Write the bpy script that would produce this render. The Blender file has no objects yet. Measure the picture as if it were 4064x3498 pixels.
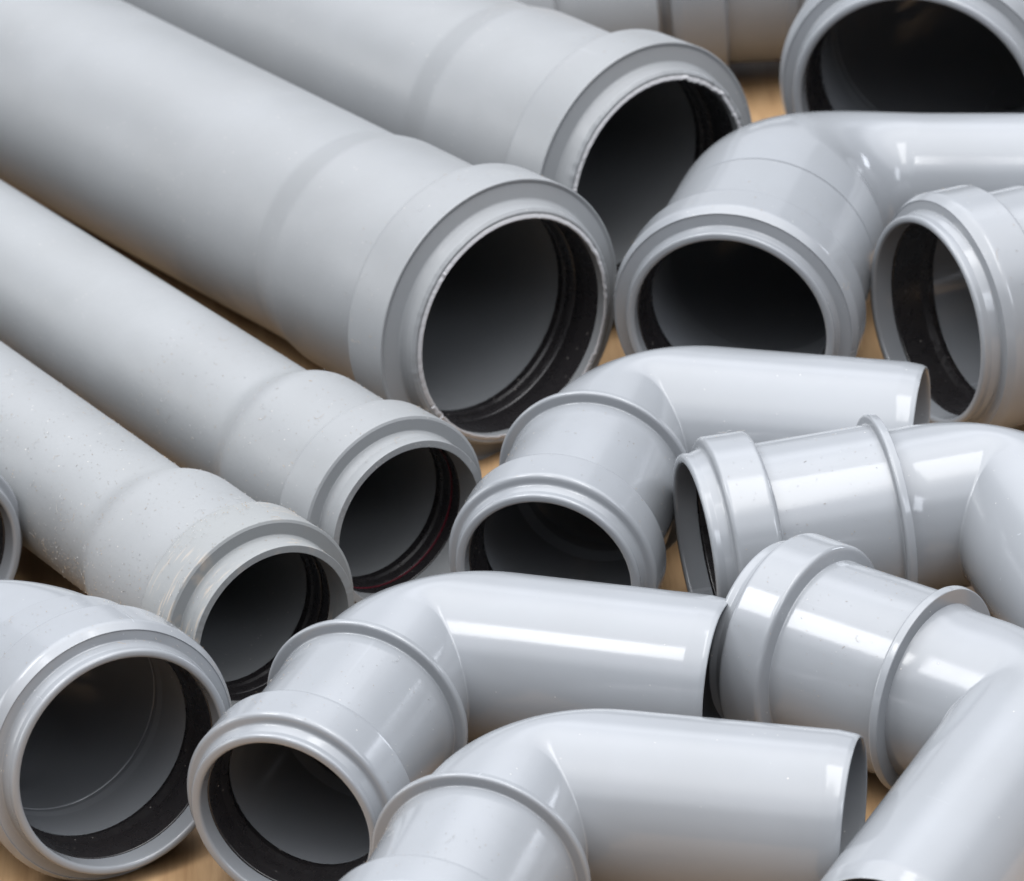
import bpy, bmesh, math, random
from mathutils import Vector, Matrix, noise

# ------------------------------------------------------------------ camera, world, lamps, exposure
S = 0.01                                     # all measures below are centimetres
sc = bpy.context.scene
CAM = {'D': 174.6842, 'pitch': 0.4961, 'w': 32.7329, 'roll': -0.0729}
FIT = {
  'A': {'x': 5.4186, 'y': 7.6932, 'az': -0.9231, 'tilt': 0.0183, 'dz': 0.2084},
  'B': {'x': 0.3087, 'y': -0.9143, 'az': -0.9521, 'tilt': 0.0155, 'dz': -0.1791},
  'C': {'x': -3.2383, 'y': -10.9366, 'az': -0.9836, 'tilt': 0.0012, 'dz': -0.02},
  'D': {'x': -7.2671, 'y': -16.7403, 'az': -1.0049, 'tilt': -0.0006, 'dz': 0.0147},
  'F': {'x': -11.4036, 'y': -24.2757, 'az': -1.075, 'tilt': 0.073, 'dz': -0.0267, 's': 0.8711, 'roll': -0.1, 'db': 0.0},
  'E': {'x': -17.6947, 'y': -10.6315, 'az': -1.1694, 'tilt': 0.0113, 'dz': 0.0339, 's': 1.0023, 'roll': -0.1, 'db': 0.0},
  'G': {'x': -7.0035, 'y': -26.8494, 'az': -1.9855, 'tilt': -0.0083, 'dz': -0.028, 's': 0.9983, 'roll': -0.028, 'db': -0.0109},
  'H': {'x': -3.673, 'y': -35.8301, 'az': -1.9198, 'tilt': -0.0335, 'dz': 0.0559, 's': 1.0039, 'roll': -0.0435, 'db': -0.0127},
  'I': {'x': 0.7261, 'y': -14.4901, 'az': -1.8755, 'tilt': -0.0152, 'dz': -0.0154, 's': 0.999, 'roll': -0.0483, 'db': 0.017},
  'J': {'x': 7.0682, 'y': -1.1319, 'az': -1.884, 'tilt': -0.0091, 'dz': 0.0012, 's': 1.0001, 'roll': 0.0752, 'db': -0.0},
  'K': {'x': 14.2922, 'y': 12.1809, 'az': -1.8658, 'tilt': -0.0229, 'dz': 0.0244, 's': 1.0985, 'roll': -0.1, 'db': 0.0},
  'L': {'x': 13.2135, 'y': -1.4465, 'az': -2.6877, 'tilt': 0.0628, 'dz': -0.0243, 's': 0.881, 'roll': -0.1, 'db': 0.0},
  'M': {'x': 5.1447, 'y': -13.5825, 'az': -2.9652, 'tilt': -0.0112, 'dz': 0.0658, 's': 1.0028, 'roll': -0.0828, 'db': 0.0814},
  'N': {'x': 6.7979, 'y': -18.6486, 'az': 2.4559, 'tilt': 0.0149, 'dz': 0.0086, 's': 0.9961, 'roll': -0.0505, 'db': -0.0},
}
PROF = {
  'PL': {'r': 3.7896, 'Rb': 4.0131, 'Rc': 4.6986, 'Rl': 3.8575, 'Rm': 3.6247, 't1': 0.5651, 't2': 2.5135, 't4': 7.4898, 't5': 8.7294},
  'PM': {'r': 2.3579, 'Rb': 2.834, 'Rc': 3.2567, 'Rl': 2.7758, 'Rm': 2.544, 't1': 0.7758, 't2': 2.3836, 't4': 6.0, 't5': 7.0},
  'EM': {'r': 2.5, 'Rb': 2.7153, 'Rc': 3.1948, 'Rf': 3.2187, 'Rm': 2.5263, 'Rl': 2.7, 'Re': 2.4951, 'be': -0.0857, 'Rr': 3.089, 't1': 0.5017, 't2': 2.0256, 't3': 5.7347, 'w': 0.262, 'L': 9.5528, 'Ls': 9.0939},
  'EL': {'r': 3.7, 'Rb': 4.0, 'Rc': 4.487, 'Rf': 4.3033, 'Rm': 3.5714, 'Rl': 4.05, 'Re': 3.6, 'be': 0.04, 'Rr': 4.05, 't1': 0.6932, 't2': 2.7034, 't3': 4.8, 'w': 0.35, 'L': 8.0, 'Ls': 9.0},
  'EJ': {'r': 2.1504, 'Rb': 3.6411, 'Rc': 3.9343, 'Rf': 3.9772, 'Rm': 3.0933, 'Rl': 3.7, 'Re': 2.4, 'be': 0.0166, 'Rr': 3.7, 't1': 0.1468, 't2': 2.075, 't3': 4.8863, 'w': 0.35, 'L': 10.7678, 'Ls': 8.0},
  'EN': {'r': 2.504, 'Rb': 2.7569, 'Rc': 3.2147, 'Rf': 3.1645, 'Rm': 2.5308, 'Rl': 2.6735, 'Re': 2.4535, 'be': -0.165, 'Rr': 3.0772, 't1': 0.6089, 't2': 2.0995, 't3': 5.6503, 'w': 0.2933, 'L': 9.6777, 'Ls': 11.0202},
}
D, PITCH, WID, ROLL = CAM['D'], CAM['pitch'], CAM['w'], CAM['roll']
camd = bpy.data.cameras.new('camera'); cam = bpy.data.objects.new('camera', camd)
sc.collection.objects.link(cam); sc.camera = cam
C = Vector((0, -D*math.cos(PITCH), D*math.sin(PITCH)))
fw = (-C).normalized(); rt0 = Vector((1, 0, 0)); up0 = rt0.cross(fw)
rt = math.cos(ROLL)*rt0 + math.sin(ROLL)*up0; up = -math.sin(ROLL)*rt0 + math.cos(ROLL)*up0
R = Matrix((rt, up, -fw)).transposed().to_4x4()
cam.matrix_world = Matrix.Translation(C*S) @ R
camd.sensor_fit = 'HORIZONTAL'; camd.sensor_width = 36; camd.lens = 36*D/WID
camd.clip_start = 0.05; camd.clip_end = 50
camd.dof.use_dof = True
camd.dof.focus_distance = (Vector((3, -19.5, 4.5)) - C).dot(fw)*S
camd.dof.aperture_fstop = 27

world = bpy.data.worlds.new('World'); sc.world = world; world.use_nodes = True
bg = world.node_tree.nodes['Background']
# a pale ceiling fading softly into darker walls: brightness follows the height of the direction only
wn = world.node_tree
wtc = wn.nodes.new('ShaderNodeTexCoord'); wsep = wn.nodes.new('ShaderNodeSeparateXYZ'); wn.links.new(wtc.outputs['Generated'], wsep.inputs[0])
wr = wn.nodes.new('ShaderNodeValToRGB'); wr.color_ramp.interpolation = 'EASE'; we = wr.color_ramp.elements
we.new(.5)
for el, (p_, c_) in zip(we, [(.50, (.004, .004, .005)), (.74, (.56, .57, .60)), (.94, (.975, .98, 1.0))]):
    el.position = p_; el.color = (*c_, 1)
wn.links.new(wsep.outputs['Z'], wr.inputs[0]); wn.links.new(wr.outputs[0], bg.inputs[0])
bg.inputs[1].default_value = 2.15

def area(name, loc, target, size, power, color, sizey=None):
    l = bpy.data.lights.new(name, 'AREA'); l.energy = power; l.color = color
    l.shape = 'RECTANGLE'; l.size = size*S; l.size_y = (sizey or size)*S
    o = bpy.data.objects.new(name, l); sc.collection.objects.link(o)
    o.location = Vector(loc)*S
    o.rotation_euler = (Vector(target)-Vector(loc)).to_track_quat('-Z', 'Y').to_euler()
    return o
area('ceiling_lamp', (38, -44, 150), (38, -44, 0), 34, 3.0, (1, 0.995, 0.985), 112)
lb = area('left_softbox_lamp', (-98.8, -15.5, 140), (-98.8, -15.5, 0), 70, 4.2, (0.98, 0.99, 1.0), 46)
lb.rotation_euler = (0, 0, math.radians(50.3))
lc = area('overhead_softbox_lamp', (-48.8, -67.1, 140), (-48.8, -67.1, 0), 18, 1.3, (1.0, 1.0, 0.99), 48)
lc.rotation_euler = (0, 0, math.radians(-25))
area('back_wall_lamp', (-10, 190, 120), (0, 0, 0), 240, 3.5, (0.90, 0.93, 1.0), 170)
area('left_fill_lamp', (-230, 10, 75), (0, -10, 4), 150, 8.0, (0.97, 0.985, 1.0), 90)  # added low fill that brightens the pipes' darker sides, not an actual wall lamp
area('front_window_lamp', (150, -170, 150), (0, -5, 4), 60, 5.0, (0.86, 0.91, 1.0), 80)
area('window_lamp', (200, 120, 55), (0, -15, 3), 36, 2.6, (0.86, 0.91, 1.0), 60)
sc.view_settings.view_transform = 'Standard'; sc.view_settings.look = 'None'
sc.view_settings.exposure = 1.44; sc.view_settings.gamma = 1
sc.view_settings.use_curve_mapping = False
sc.render.engine = 'CYCLES'

# ------------------------------------------------------------------ materials
def mat(name, col, rough, **kw):
    m = bpy.data.materials.new(name); m.use_nodes = True
    nt = m.node_tree; b = nt.nodes['Principled BSDF']
    b.inputs['Base Color'].default_value = (*col, 1); b.inputs['Roughness'].default_value = rough
    for k, v in kw.items(): b.inputs[k.replace('_', ' ')].default_value = v
    return m, nt, b
def N(nt, t, **kw):
    n = nt.nodes.new(t)
    for k, v in kw.items():
        if hasattr(n, k): setattr(n, k, v)
        else: n.inputs[k.replace('_', ' ')].default_value = v
    return n
def ramp(nt, src, stops):
    r = nt.nodes.new('ShaderNodeValToRGB'); e = r.color_ramp.elements
    while len(e) < len(stops): e.new(0.5)
    for el, (p, c) in zip(e, stops):
        el.position = p; el.color = (c, c, c, 1) if not isinstance(c, tuple) else (*c, 1)
    nt.links.new(src, r.inputs[0]); return r.outputs[0]
def mix(nt, fac, a, b):
    m = nt.nodes.new('ShaderNodeMix'); m.data_type = 'RGBA'
    for i, v in ((0, fac), (6, a), (7, b)):
        if isinstance(v, (int, float)): m.inputs[i].default_value = v
        elif isinstance(v, tuple): m.inputs[i].default_value = (*v, 1)
        else: nt.links.new(v, m.inputs[i])
    return m.outputs[2]
def mathn(nt, op, a, b):
    m = nt.nodes.new('ShaderNodeMath'); m.operation = op
    for i, v in ((0, a), (1, b)):
        if isinstance(v, (int, float)): m.inputs[i].default_value = v
        else: nt.links.new(v, m.inputs[i])
    return m.outputs[0]

def plastic(name, col, rough, dust, bump, scuff=0.0):
    """grey moulded plastic: faint mottling, tiny pale dust specks, fine scratches, slight waviness"""
    m, nt, b = mat(name, col, rough)
    tc = nt.nodes.new('ShaderNodeTexCoord').outputs['Object']
    oi = nt.nodes.new('ShaderNodeObjectInfo')
    off = nt.nodes.new('ShaderNodeVectorMath'); off.operation = 'ADD'
    nt.links.new(tc, off.inputs[0]); nt.links.new(oi.outputs['Random'], off.inputs[1])
    v = off.outputs[0]
    def noi(scale, detail=4, rough_=0.6, vec=v):
        n = N(nt, 'ShaderNodeTexNoise', Scale=scale, Detail=detail, Roughness=rough_); nt.links.new(vec, n.inputs['Vector']); return n.outputs['Fac']
    # mottling
    c = mix(nt, ramp(nt, noi(22), [(.35, 0.0), (.65, 1.0)]), tuple(x*y for x, y in zip(col, (.965, .962, .955))), tuple(min(1, x*1.025) for x in col))
    # specks
    vo = N(nt, 'ShaderNodeTexVoronoi', Scale=620.0, Randomness=1.0); nt.links.new(v, vo.inputs['Vector'])
    dot = ramp(nt, vo.outputs['Distance'], [(.10, 1.0), (.20, 0.0)])
    sep = nt.nodes.new('ShaderNodeSeparateColor'); nt.links.new(vo.outputs['Color'], sep.inputs[0])
    pick = ramp(nt, sep.outputs[0], [(1-dust, 0.0), (min(1, 1-dust+.02), 1.0)])
    patch = ramp(nt, noi(9, 3), [(.40, 0.15), (.62, 1.0)])
    sp = mathn(nt, 'MULTIPLY', mathn(nt, 'MULTIPLY', dot, pick), patch)
    c = mix(nt, mathn(nt, 'MULTIPLY', sp, .4), c, (.50, .47, .42))
    # scratches: stretched noise along two directions
    mp = N(nt, 'ShaderNodeMapping'); mp.inputs['Scale'].default_value = (12, 420, 420); mp.inputs['Rotation'].default_value = (.5, .3, .9)
    nt.links.new(v, mp.inputs['Vector'])
    sn = N(nt, 'ShaderNodeTexNoise', Scale=1.0, Detail=2.0); nt.links.new(mp.outputs[0], sn.inputs['Vector'])
    scr = mathn(nt, 'MULTIPLY', ramp(nt, sn.outputs['Fac'], [(.70, 0.0), (.76, 1.0)]), ramp(nt, noi(14, 2), [(.52, 0.0), (.66, 1.0)]))
    c = mix(nt, mathn(nt, 'MULTIPLY', scr, .35), c, tuple(min(1, x*1.35) for x in col))
    if scuff:
        mp2 = N(nt, 'ShaderNodeMapping'); mp2.inputs['Scale'].default_value = (900, 110, 110); nt.links.new(v, mp2.inputs['Vector'])
        n2 = N(nt, 'ShaderNodeTexNoise', Scale=1.0, Detail=3.0); nt.links.new(mp2.outputs[0], n2.inputs['Vector'])
        s2 = mathn(nt, 'MULTIPLY', ramp(nt, n2.outputs['Fac'], [(.54, 0.0), (.66, 1.0)]), ramp(nt, noi(26, 3), [(.50, 0.0), (.64, 1.0)]))
        c = mix(nt, mathn(nt, 'MULTIPLY', s2, scuff), c, (.42, .33, .24))
    b.inputs['Specular IOR Level'].default_value = .40
    nt.links.new(c, b.inputs['Base Color'])
    rr = ramp(nt, noi(16, 6), [(.36, rough*.8), (.54, rough), (.72, rough*1.9)])
    nt.links.new(mathn(nt, 'ADD', rr, mathn(nt, 'MULTIPLY', mathn(nt, 'ADD', sp, scr), .3)), b.inputs['Roughness'])
    h = mathn(nt, 'ADD', mathn(nt, 'MULTIPLY', noi(500, 2), bump), mathn(nt, 'MULTIPLY', noi(35, 1), .5))
    h = mathn(nt, 'ADD', h, mathn(nt, 'MULTIPLY', sp, 1.2))
    bn = N(nt, 'ShaderNodeBump', Strength=.25, Distance=.00025); nt.links.new(h, bn.inputs['Height'])
    nt.links.new(bn.outputs[0], b.inputs['Normal'])
    return m
FIT_MAT = plastic('glossy_grey_plastic', (.175, .186, .200), .14, .03, .15)
PIPE_MAT = plastic('matt_grey_plastic', (.164, .172, .180), .42, .08, .5)
DUSTY_MAT = plastic('dusty_grey_plastic', (.163, .171, .178), .45, .10, .6)
SCUFF_MAT = plastic('scuffed_grey_plastic', (.157, .165, .169), .45, .10, .6, .38)
IN_MAT = PIPE_MAT
def rubber():
    m, nt, b = mat('black_rubber', (.011, .010, .011), .3)
    tc = nt.nodes.new('ShaderNodeTexCoord').outputs['Object']
    n = N(nt, 'ShaderNodeTexNoise', Scale=260.0, Detail=4.0); nt.links.new(tc, n.inputs['Vector'])
    nt.links.new(ramp(nt, n.outputs['Fac'], [(.3, .20), (.7, .38)]), b.inputs['Roughness'])
    vo = N(nt, 'ShaderNodeTexVoronoi', Scale=520.0); nt.links.new(tc, vo.inputs['Vector'])
    sep = nt.nodes.new('ShaderNodeSeparateColor'); nt.links.new(vo.outputs['Color'], sep.inputs[0])
    s = mathn(nt, 'MULTIPLY', ramp(nt, vo.outputs['Distance'], [(.1, 1.0), (.2, 0.0)]), ramp(nt, sep.outputs[0], [(.90, 0.0), (.93, .5)]))
    nt.links.new(mix(nt, s, (.014, .013, .014), (.3, .28, .26)), b.inputs['Base Color'])
    bn = N(nt, 'ShaderNodeBump', Strength=.10, Distance=.0002); nt.links.new(n.outputs['Fac'], bn.inputs['Height']); nt.links.new(bn.outputs[0], b.inputs['Normal'])
    return m
RUBBER = rubber()
BURR = mat('pale_torn_plastic', (.30, .30, .31), .5)[0]
MAROON = mat('maroon_plastic', (.085, .006, .014), .4)[0]

def wood():
    m, nt, b = mat('birch_wood', (.5, .33, .17), .45)
    tc = nt.nodes.new('ShaderNodeTexCoord').outputs['Object']
    mp = N(nt, 'ShaderNodeMapping'); mp.inputs['Scale'].default_value = (90, 6, 20); mp.inputs['Rotation'].default_value = (0, 0, .12); nt.links.new(tc, mp.inputs['Vector'])
    n = N(nt, 'ShaderNodeTexNoise', Scale=1.0, Detail=6.0, Roughness=.65, Distortion=.6); nt.links.new(mp.outputs[0], n.inputs['Vector'])
    mp2 = N(nt, 'ShaderNodeMapping'); mp2.inputs['Scale'].default_value = (700, 40, 100); mp2.inputs['Rotation'].default_value = (0, 0, .12); nt.links.new(tc, mp2.inputs['Vector'])
    n2 = N(nt, 'ShaderNodeTexNoise', Scale=1.0, Detail=3.0); nt.links.new(mp2.outputs[0], n2.inputs['Vector'])
    c = mix(nt, ramp(nt, n.outputs['Fac'], [(.3, 0.0), (.7, 1.0)]), (.26, .155, .075), (.40, .265, .145))
    c = mix(nt, mathn(nt, 'MULTIPLY', ramp(nt, n2.outputs['Fac'], [(.5, 0.0), (.72, 1.0)]), .35), c, (.19, .105, .05))
    nt.links.new(c, b.inputs['Base Color'])
    bn = N(nt, 'ShaderNodeBump', Strength=.3, Distance=.0003); nt.links.new(n2.outputs['Fac'], bn.inputs['Height']); nt.links.new(bn.outputs[0], b.inputs['Normal'])
    return m
WOOD = wood()

# ------------------------------------------------------------------ mesh helpers (x = out of the mouth, lathe about x)
def link(name, verts, faces, m, parent=None, sharp=40):
    me = bpy.data.meshes.new(name); me.from_pydata([tuple(Vector(v)*S) for v in verts], [], faces); me.materials.append(m)
    bm = bmesh.new(); bm.from_mesh(me); bmesh.ops.recalc_face_normals(bm, faces=bm.faces); bm.to_mesh(me); bm.free()
    me.polygons.foreach_set('use_smooth', [True]*len(me.polygons)); me.set_sharp_from_angle(angle=math.radians(sharp))
    o = bpy.data.objects.new(name, me); sc.collection.objects.link(o)
    if parent: o.parent = parent
    return o
def fillet(pts, closed=True):
    """pts: (x, r, radius). Rounds the corners and adds support points beside each arc."""
    out = []; n = len(pts)
    for i, (x, y, rd) in enumerate(pts):
        P = Vector((x, y)); A = Vector(pts[i-1][:2]); B = Vector(pts[(i+1) % n][:2])
        if not closed and i in (0, n-1): out.append(P); continue
        a = A-P; b = B-P; la, lb = a.length, b.length; a.normalize(); b.normalize()
        ang = a.angle(b, math.pi)
        if ang > math.pi-.02: out.append(P); continue
        rad = rd if rd else .012
        t = rad/math.tan(ang/2); t = min(t, la*.42, lb*.42); rad = t*math.tan(ang/2)
        cen = P+(a+b).normalized()*(rad/math.sin(ang/2))
        p0, p1 = P+a*t, P+b*t
        sup = min(.05, max(.004, t*.35))
        out.append(P+a*min(t+sup, la*.48)); 
        v0, v1 = p0-cen, p1-cen; tot = v0.angle_signed(v1) if v0.length > 1e-6 else 0
        k = 5 if rad > .03 else 2
        for j in range(k+1):
            th = -tot*j/k; c, s = math.cos(th), math.sin(th)
            out.append(cen+Vector((v0.x*c-v0.y*s, v0.x*s+v0.y*c)))
        out.append(P+b*min(t+sup, lb*.48))
    return out
def lathe(name, prof, m, parent, seg=176, closed=True, rag=None, zc=0):
    n = len(prof); vs = []; fs = []
    for i in range(seg):
        a = 2*math.pi*i/seg; ca, sa = math.cos(a), math.sin(a)
        for (x, r) in prof:
            if rag: x, r = rag(x, r, a)
            vs.append((x, r*ca, r*sa))
    for i in range(seg):
        j = (i+1) % seg
        for k in range(n if closed else n-1):
            l = (k+1) % n
            fs.append((i*n+k, i*n+l, j*n+l, j*n+k))
    return link(name, vs, fs, m, parent)
def ragged(rnd, amp, xmin):
    def f(x, r, a):
        if x > xmin:
            v = .8*noise.noise(Vector((math.cos(a)*5+rnd, math.sin(a)*5, 0)))+.5*noise.noise(Vector((math.cos(a)*26+rnd, math.sin(a)*26, 3)))+.5*noise.noise(Vector((math.cos(a)*70+rnd, math.sin(a)*70, 5)))
            w = (x-xmin)/(-xmin)
            x += amp*v*w; r += amp*.55*v*w
        return x, r
    return f

def things_root(name, d, Rc, label, cat, group, side=1, s=1.0, roll=0.0):
    az, ti = d['az'], d['tilt']
    u = Vector((math.cos(az)*math.cos(ti), math.sin(az)*math.cos(ti), math.sin(ti)))
    h = Vector((0, 0, 1)).cross(u).normalized(); w = u.cross(h)
    y = (math.cos(roll)*h*side + math.sin(roll)*w).normalized(); z = u.cross(y)
    c = Vector((d['x'], d['y'], s*Rc+d['dz']))
    Rm = Matrix((u, y, z)).transposed()
    e = bpy.data.objects.new(name, None); e.empty_display_size = .02; sc.collection.objects.link(e)
    base = Vector((c.x, c.y, 0))
    e.matrix_world = Matrix.Translation(base*S) @ Rm.to_4x4() @ Matrix.Scale(s, 4)
    e['label'] = label; e['category'] = cat; e['group'] = group
    e['_off'] = tuple((Rm.inverted() @ (c-base))/s*S)
    return e
def finish(e):
    off = Vector(e['_off']); del e['_off']
    for ch in e.children: ch.location = off

# ------------------------------------------------------------------ setting
def table():
    n = 2; vs = [(-160, -120, 0), (160, -120, 0), (160, 200, 0), (-160, 200, 0), (-160, -120, -3), (160, -120, -3), (160, 200, -3), (-160, 200, -3)]
    fs = [(0, 1, 2, 3), (7, 6, 5, 4), (0, 4, 5, 1), (1, 5, 6, 2), (2, 6, 7, 3), (3, 7, 4, 0)]
    o = link('table_surface', vs, fs, WOOD); o['kind'] = 'structure'
table()

for k_ in ('F', 'K', 'L', 'E'): FIT[k_]['roll'] = 0.0
FIT['E'].update(x=-17.32, y=-11.0, az=-1.0)
PROF['EJ'].update(Rc=4.0, Rf=3.88)
# ------------------------------------------------------------------ long pipes with a socket
def pipe(key, fam, label, length=60, m=PIPE_MAT, rag=0.0, burr=0.0, maroon=False, cm=None, group='long pipes lying side by side'):
    P = PROF[fam]; d = FIT[key]
    e = things_root('drain_pipe', d, P['Rc'], label, 'pipe', group)
    r, Rb, Rc, Rl, Rm, t1, t2, t4, t5 = [P[k] for k in ('r', 'Rb', 'Rc', 'Rl', 'Rm', 't1', 't2', 't4', 't5')]
    w = .19 if fam != 'PM' else .2
    big = fam != 'PM'
    ri, Rbi = r-w, min(Rb-w, Rm-.02)
    # barrel: bell, shoulder, long tube
    bar = fillet([(-t2+.3, Rb, 0), (-t4, Rb, 1.6), (-t5, r, 1.6), (-length, r, .03), (-length, ri, .03), (-t5-.1, ri, 1.2), (-t4-.1, Rbi, 1.2), (-t2+.3, Rbi, 0)])
    lathe('barrel', bar, m, e)
    # socket collar with seal groove and lip
    g = Rc-.22
    if big:
        col = [(-t2, Rb-.02, 0), (-t2, Rc-.05, .12), (-t1-.06, Rc, .045), (-t1-.12, Rc-.16, .03), (-t1, Rl+.18, .12), (-t1*.55, Rl+.10, .1), (-.10, Rl+.06, .05), (-.01, Rl-.03, .015), (0, Rm+.13, .01), (-.08, Rm+.10, .01), (-.07, Rm+.05, .01), (.03, Rm+.03, .01), (.0, Rm, .01),
               (-t1*.6, Rm, .02), (-t1*.6, Rl-.05, .02), (-t1-.22, Rl-.05, .02), (-t1-.22, g, .05), (-t2+.15, g, .05), (-t2+.15, Rbi+.02, .03), (-t2-.02, Rbi+.02, 0)]
    else:
        col = [(-t2, Rb-.02, 0), (-t2, Rc-.05, .1), (-t1-.05, Rc, .03), (-t1, Rc-.09, .02), (-t1, Rl+.015, .03), (-t1*.5, Rl-.03, .2), (0, Rl, .02), (0, Rm, .02),
               (-t1-.25, Rm, .02), (-t1-.25, g, .05), (-t2+.15, g, .05), (-t2+.15, Rbi+.02, .03), (-t2-.02, Rbi+.02, 0)]
    lathe('socket_collar', fillet(col), cm or m, e, seg=360, rag=ragged(hash(key) % 50 + .3, rag, -t1*.5) if rag else None)
    # black rubber seal inside the groove
    a, b = -t1-.26 if big else -t1-.3, -t2+.2
    mid = (a+b)/2
    head = [(-t1*.66, Rm+.015, .03), (-t1*.66, Rl-.07, .02), (a, Rl-.07, .02)] if big else [(a, Rm+.02, .04)]
    sl = head+[(a, g-.03, .03), (b, g-.03, .03), (b, Rbi-.06, .04), (b+.28, Rbi-.09, .06), (b+.38, Rbi-.03, .03), (b+.60, Rbi+.0, .03), (b+.72, Rbi+.05, .05), (mid, (Rm+Rbi)/2+.07, .08), (a-.30, Rm+.01, .08)]
    so = lathe('rubber_seal', fillet(sl), RUBBER, e)
    if burr:
        bp = [Vector(v) for v in ((-.05, Rm+.10), (.0, Rm+.12), (.035, Rm+.06), (.05, Rm+.01), (.03, Rm-.03), (-.02, Rm-.015), (-.05, Rm+.02))]
        def rg(x, r_, a):
            n1 = noise.noise(Vector((math.cos(a)*22, math.sin(a)*22, burr*50))); n2 = noise.noise(Vector((math.cos(a)*85, math.sin(a)*85, burr*90)))
            lo_ = noise.noise(Vector((math.cos(a)*3.1, math.sin(a)*3.1, burr*31)))
            k = max(0, (x+.05)/.1)*(.25+2.2*max(0, lo_))
            return x+burr*(.5*n1+.5*n2)*k, r_+burr*(.9*n1+.7*n2)*k
        lathe('lip_burr', bp, BURR, e, seg=540, rag=rg)
    finish(e)
    if maroon:
        rr = [(mid+.02, Rbi+.03), (mid+.17, Rbi+.03), (mid+.17, Rbi+.12), (mid+.02, Rbi+.12)]
        c = lathe('seal_band', [Vector(v) for v in rr], MAROON, so)
    return e

# ------------------------------------------------------------------ elbow fittings
def sweep(name, path, m, parent, seg=160, arc=None):
    """path: list of (centre, in-plane normal, tangent, r_out, r_in); closed tube wall with rounded far rim"""
    nz = Vector((0, 0, 1)); rings = []
    for (c, nn, t, ro, ri) in path: rings.append((c, nn, ro))
    c, nn, t, ro, ri = path[-1]
    wl = ro-ri
    for k in range(1, 6):
        a = math.pi*k/6; rings.append((c+t*(math.sin(a)*.06), nn, (ro+ri)/2+wl/2*math.cos(a)))
    for (c, nn, t, ro, ri) in reversed(path): rings.append((c, nn, ri))
    n = len(rings); vs = []; fs = []
    for i in range(seg):
        a = 2*math.pi*i/seg
        for (c, nn, r) in rings:
            if isinstance(c, float): vs.append(arc(c, r*math.cos(a))+nz*(r*math.sin(a)))
            else: vs.append(c+nn*(r*math.cos(a))+nz*(r*math.sin(a)))
    for i in range(seg):
        j = (i+1) % seg
        for k in range(n):
            l = (k+1) % n; fs.append((i*n+k, i*n+l, j*n+l, j*n+k))
    return link(name, vs, fs, m, parent)

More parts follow.
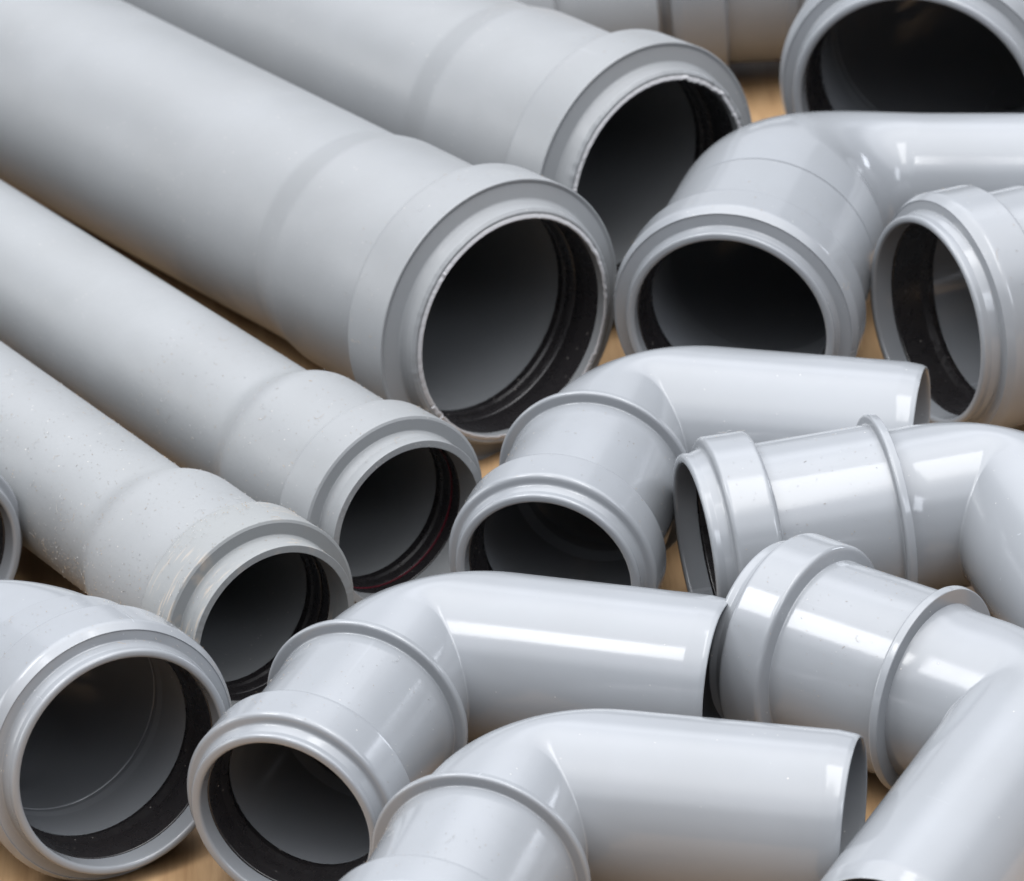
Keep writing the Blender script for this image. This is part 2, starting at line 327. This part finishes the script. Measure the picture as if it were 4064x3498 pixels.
def elbow(key, fam, label, side=1, m=FIT_MAT, ring=True, Ls=None, group='elbow fittings', rbend=2.9, lip=.30, name='elbow_fitting'):
    P = PROF[fam]; d = FIT[key]
    e = things_root(name, d, P['Rc'], label, 'pipe fitting', group, side, d.get('s', 1), d.get('roll', 0))
    r, Rb, Rc, Rf, Rm, Rr, t1, t2, t3, w, L, Re = [P[k] for k in ('r', 'Rb', 'Rc', 'Rf', 'Rm', 'Rr', 't1', 't2', 't3', 'w', 'L', 'Re')]
    Ls = Ls or P['Ls']; be = P['be']+d.get('db', 0); t1 = max(t1, .42)
    wt = .2; ri = r-wt; Rbi = min(Rb-wt, Rm-.03); lo = min(Rm+lip, Rf-.22); sh = fam in ('EJ', 'EL'); g = Rc-.2; f = Rc/3.2
    back = t3+(w if ring else 0)
    tin = ri if fam != 'EJ' else Rb-wt-.1
    out = [(-t2, Rb, .03), (-t2+.10, Rc-.03, .12 if sh else .16*f)]
    out += [(-t1-.34, Rc, .42), (-t1, Rf-.02, .03), (-t1-.03, Rf-.06, .02), (-t1, lo+.05, .06)] if sh else [(-t1-.02, Rc, .17*f), (-t1, lo+.05, .09*f)]
    out += [(-t1*.5, lo-.03, .1), (0, lo, .12*f), (0, Rm, .10*f),
           (-t1-.1, Rm+.02, .03), (-t1-.1, g, .05), (-t2+.2, g, .05), (-t2+.2, Rbi, .04), (-t3+.5, Rbi, .1), (-t3+.2, tin, .1)]
    if ring: out += [(-back+.02, tin+.01, .0), (-back, Rr-.12, .05), (-back+.0, Rr-.05, .06), (-t3, Rr, .09), (-t3, Rb, .05)]
    else: out += [(-t3-.02, tin+.01, 0), (-t3-.02, Rb-.14, .02), (-t3+.06, Rb-.02, .04)]
    lathe('socket', fillet(out), m, e)
    a, b = -t1-.12, -t2+.24
    sl = [(a, Rm+.0, .05), (a, g-.03, .03), (b, g-.03, .03), (b, Rbi-.08, .03), (b+.22, Rbi-.11, .05), (b+.5, Rbi-.02, .08), (a-.3, Rm-.01, .05)]
    lathe('rubber_seal', fillet(sl), RUBBER, e)
    # bend and spigot: plane z = 0, from the socket along -x, turning towards +y
    v = Vector((math.sin(be), math.cos(be), 0)); dir0 = Vector((-1, 0, 0))
    defl = dir0.angle(v); corner = Vector((-L, 0, 0))
    tl = rbend*math.tan(defl/2); tl = min(tl, L-back-.15); rb = tl/math.tan(defl/2)
    path = []
    R0 = r if fam != 'EJ' else Rb-.05
    ns = 14; start = -back+(.06 if ring else -.03)
    def rr(s):  # s 0..1 along the bend
        q = s*s*(3-2*s); return R0*(1-q)+r*q
    n0 = Vector((0, 1, 0))
    for k in range(4):
        x = start+(-L+tl-start)*k/4; 
        fl = .10*(1-k/2)**2 if k < 2 and fam != 'EJ' else 0
        path.append((Vector((x, 0, 0)), n0, dir0, R0+fl, R0+fl-wt))
    K = 28; tn = math.tan(defl/2); tor = Vector((-L+tl, rb, 0))
    taper = abs(R0-r) > .05
    for k in range(K+1):
        th = defl*k/K; t = Vector((-math.cos(th), math.sin(th), 0)); nn = Vector((math.sin(th), math.cos(th), 0))
        path.append((tor-nn*rb if taper else th, nn, t, rr(k/K), rr(k/K)-wt))
    def arc(th, q):
        # the line at offset q (inward) from the axis turns with its own radius: tight on the inside, wide on the outside
        lin = rb-q
        x = min(1.0, max(0.0, (q/r+.55)/1.25)); x = x*x*(3-2*x)
        rho = max(.07, lin*(1-x)+.07*x)
        X = corner+Vector((0, q, 0))+Vector((1, 0, 0))*(q*tn)
        cc = X+Vector((rho*tn, rho, 0))
        return cc-Vector((math.sin(th), math.cos(th), 0))*rho
    nn = Vector((math.sin(defl), math.cos(defl), 0)); 
    p0 = corner+v*tl; Le = Ls-tl-.06
    for x in (.15, .3, .45, .6, .75, .85): path.append((p0+v*(Le*x), nn, v, r, ri))
    end = min(Re, r) 
    for x, q in ((-.62, 0), (-.55, .0), (-.45, .25), (-.3, .6), (-.12, 1), (-.05, 1.25)):
        path.append((p0+v*(Le+x), nn, v, r-(r-end+.05)*q, ri))
    path.append((p0+v*Le, nn, v, end-.09, ri+.01))
    sweep('bend', path, m, e, arc=arc)
    finish(e)
    return e

pipe('A', 'PL', 'wide grey pipe at the back with a jagged pale burr on its open lip', rag=.04, burr=.09)
pipe('B', 'PL', 'wide grey pipe in the middle, its open lip ringed by a thin torn burr', rag=.02, burr=.06)
pipe('C', 'PM', 'slimmer grey pipe with a thin maroon band inside its black seal', m=DUSTY_MAT, rag=.012, maroon=True)
pipe('D', 'PM', 'slimmer dusty grey pipe with tan scuffs on its socket collar', m=DUSTY_MAT, cm=SCUFF_MAT, rag=.012)
elbow('F', 'EL', 'large smooth grey fitting with a wide round mouth in the bottom left corner', side=-1, ring=False, Ls=24, rbend=4.0, group='larger elbow fittings')
elbow('E', 'EM', 'grey socket fitting cut off by the left edge of the picture', side=-1, Ls=8)
elbow('G', 'EM', 'glossy grey elbow at lower centre with a long bright highlight along its tube')
elbow('H', 'EM', 'grey elbow at the bottom centre whose socket mouth is cut off by the lower edge')
elbow('I', 'EM', 'grey elbow in the middle, its tube lying across the mouth of a larger elbow')
elbow('J', 'EJ', 'larger grey elbow behind the middle one, tapering into a narrower tube', ring=False, rbend=4.2, Ls=14, group='larger elbow fittings')
elbow('K', 'EL', 'wide dark open socket at the top right corner behind the other fittings', ring=False, Ls=22, group='larger elbow fittings', rbend=3.8)
elbow('L', 'EL', 'larger grey socket at the right edge turned to the left, showing its thick black seal', ring=False, group='larger elbow fittings', rbend=3.8)
elbow('M', 'EN', 'glossy grey elbow at the right, mouth facing left, with a broad white reflection', Ls=8.2)
elbow('N', 'EN', 'glossy grey elbow at lower right, its socket turned away from the viewer')
FIT['O'] = dict(x=6.2, y=27.4, az=3.1, tilt=0, dz=0, s=1.0, roll=0, db=0)
elbow('O', 'EL', 'blurred grey fitting at the top edge behind the socket of the back pipe', side=-1, ring=True, group='larger elbow fittings', rbend=3.8, Ls=6)
FIT['P'] = dict(x=-.2, y=25.6, az=.1+math.pi, tilt=0, dz=0)
PROF['PS'] = dict(PROF['PL'], r=3.3, Rb=3.4, Rc=3.75, Rl=3.4, Rm=3.2, t4=2.8, t5=3.3)
pipe('P', 'PS', 'blurred short grey coupling farthest back, seen only as a sliver at the top edge', length=6.15, group='short pipe couplings')

# ------------------------------------------------------------------ dust, fibres and shavings lying on the fittings
def mats_(name, cols):
    out = []
    for i, c in enumerate(cols): out.append(mat(name, c, .8)[0])
    return out
def frame_of(key, fam):
    P = PROF[fam]; d = FIT[key]; s = d.get('s', 1); az, ti = d['az'], d['tilt']
    u = Vector((math.cos(az)*math.cos(ti), math.sin(az)*math.cos(ti), math.sin(ti)))
    h = Vector((0, 0, 1)).cross(u).normalized(); w = u.cross(h)
    return Vector((d['x'], d['y'], s*P['Rc']+d['dz'])), u, h, w, P, s
def radius_at(P, t):
    if t < P['t1']: return P.get('Rl', P['Rm']+.28)-.01
    if t < P['t2']: return P['Rc']
    if 't4' in P:
        if t < P['t4']: return P['Rb']
        if t < P['t5']: return P['Rb']+(P['r']-P['Rb'])*(t-P['t4'])/(P['t5']-P['t4'])
        return P['r']
    return P['Rb']
def dust():
    rnd = random.Random(5); vs = []; fs = []; mi = []
    def sliver(c, n, ln, wd, curl=0.0):
        t = n.orthogonal().normalized(); t.rotate(Matrix.Rotation(rnd.uniform(0, 2*math.pi), 3, n)); b = n.cross(t)
        k = 1 if not curl else 6; ang = 0; p = c+n*.008; prev = None; m = rnd.choice((0, 0, 1, 1, 2))
        dirv = t.copy()
        for i in range(k+1):
            side = n.cross(dirv).normalized()*wd*.5
            lift = n*(rnd.uniform(0, ln*.12) if curl else (i*rnd.uniform(0, .4)*ln))
            a, b2, top = len(vs), len(vs)+1, len(vs)+2
            vs.append(p+side+lift); vs.append(p-side+lift); vs.append(p+lift+n*wd*.8)
            if prev is not None:
                for x, y in ((0, 1), (1, 2), (2, 0)): fs.append((prev+x, prev+y, a+y, a+x)); mi.append(m)
            prev = a; p = p+dirv*(ln/k)
            if curl: dirv.rotate(Matrix.Rotation(rnd.gauss(curl, .5), 3, n))
    def scatter(key, fam, n, t0, t1, ang0, ang1, big=1.0, tilt0=None):
        c, u, h, w, P, s = frame_of(key, fam)
        for i in range(n):
            t = rnd.uniform(t0, t1); a = rnd.uniform(ang0, ang1)          # angle from straight up, towards the camera side
            nrm = (math.cos(a)*w+math.sin(a)*h).normalized()
            q = c-u*t*s+nrm*radius_at(P, t)*s
            sliver(q, nrm, rnd.uniform(.012, .05)*big*(2.2 if rnd.random() < .08 else 1), rnd.uniform(.006, .013)*big)
        for i in range(n//40):
            t = rnd.uniform(t0, t1); a = rnd.uniform(ang0, ang1); nrm = (math.cos(a)*w+math.sin(a)*h).normalized()
            sliver(c-u*t*s+nrm*radius_at(P, t)*s, nrm, rnd.uniform(.25, .5), .006, rnd.choice((-.5, .5)))
    D2 = math.radians
    scatter('D', 'PM', 900, .1, 16, D2(-95), D2(60))
    scatter('D', 'PM', 380, 4.6, 9.5, D2(-130), D2(-85), 1.1)
    scatter('D', 'PM', 200, 2.4, 9.0, D2(-100), D2(-50), 1.0)
    scatter('D', 'PM', 110, 1.7, 2.35, D2(-35), D2(40), 1.0)
    scatter('C', 'PM', 520, .1, 12, D2(-95), D2(60))
    scatter('B', 'PL', 160, .1, 4, D2(-95), D2(60))
    scatter('A', 'PL', 110, .1, 4, D2(-95), D2(60))
    scatter('F', 'EL', 220, .1, 4.5, D2(-80), D2(60))
    for k, fm in (('G', 'EM'), ('H', 'EM'), ('I', 'EM'), ('M', 'EN'), ('N', 'EN')): scatter(k, fm, 150, .1, 5.4, D2(-80), D2(80), .9)
    for k, fm in (('J', 'EJ'), ('L', 'EL')): scatter(k, fm, 90, .1, 3.5, D2(-80), D2(80))
    me = bpy.data.meshes.new('dust'); me.from_pydata([tuple(v*S) for v in vs], [], fs)
    for m in mats_('dust_fibre', ((.26, .245, .22), (.25, .18, .11), (.31, .31, .31))): me.materials.append(m)
    me.polygons.foreach_set('material_index', mi)
    o = bpy.data.objects.new('dust', me); sc.collection.objects.link(o)
    o['kind'] = 'stuff'; o['label'] = 'pale dust, sawdust and short fibres sprinkled over the grey pipes'; o['category'] = 'dust'
dust()
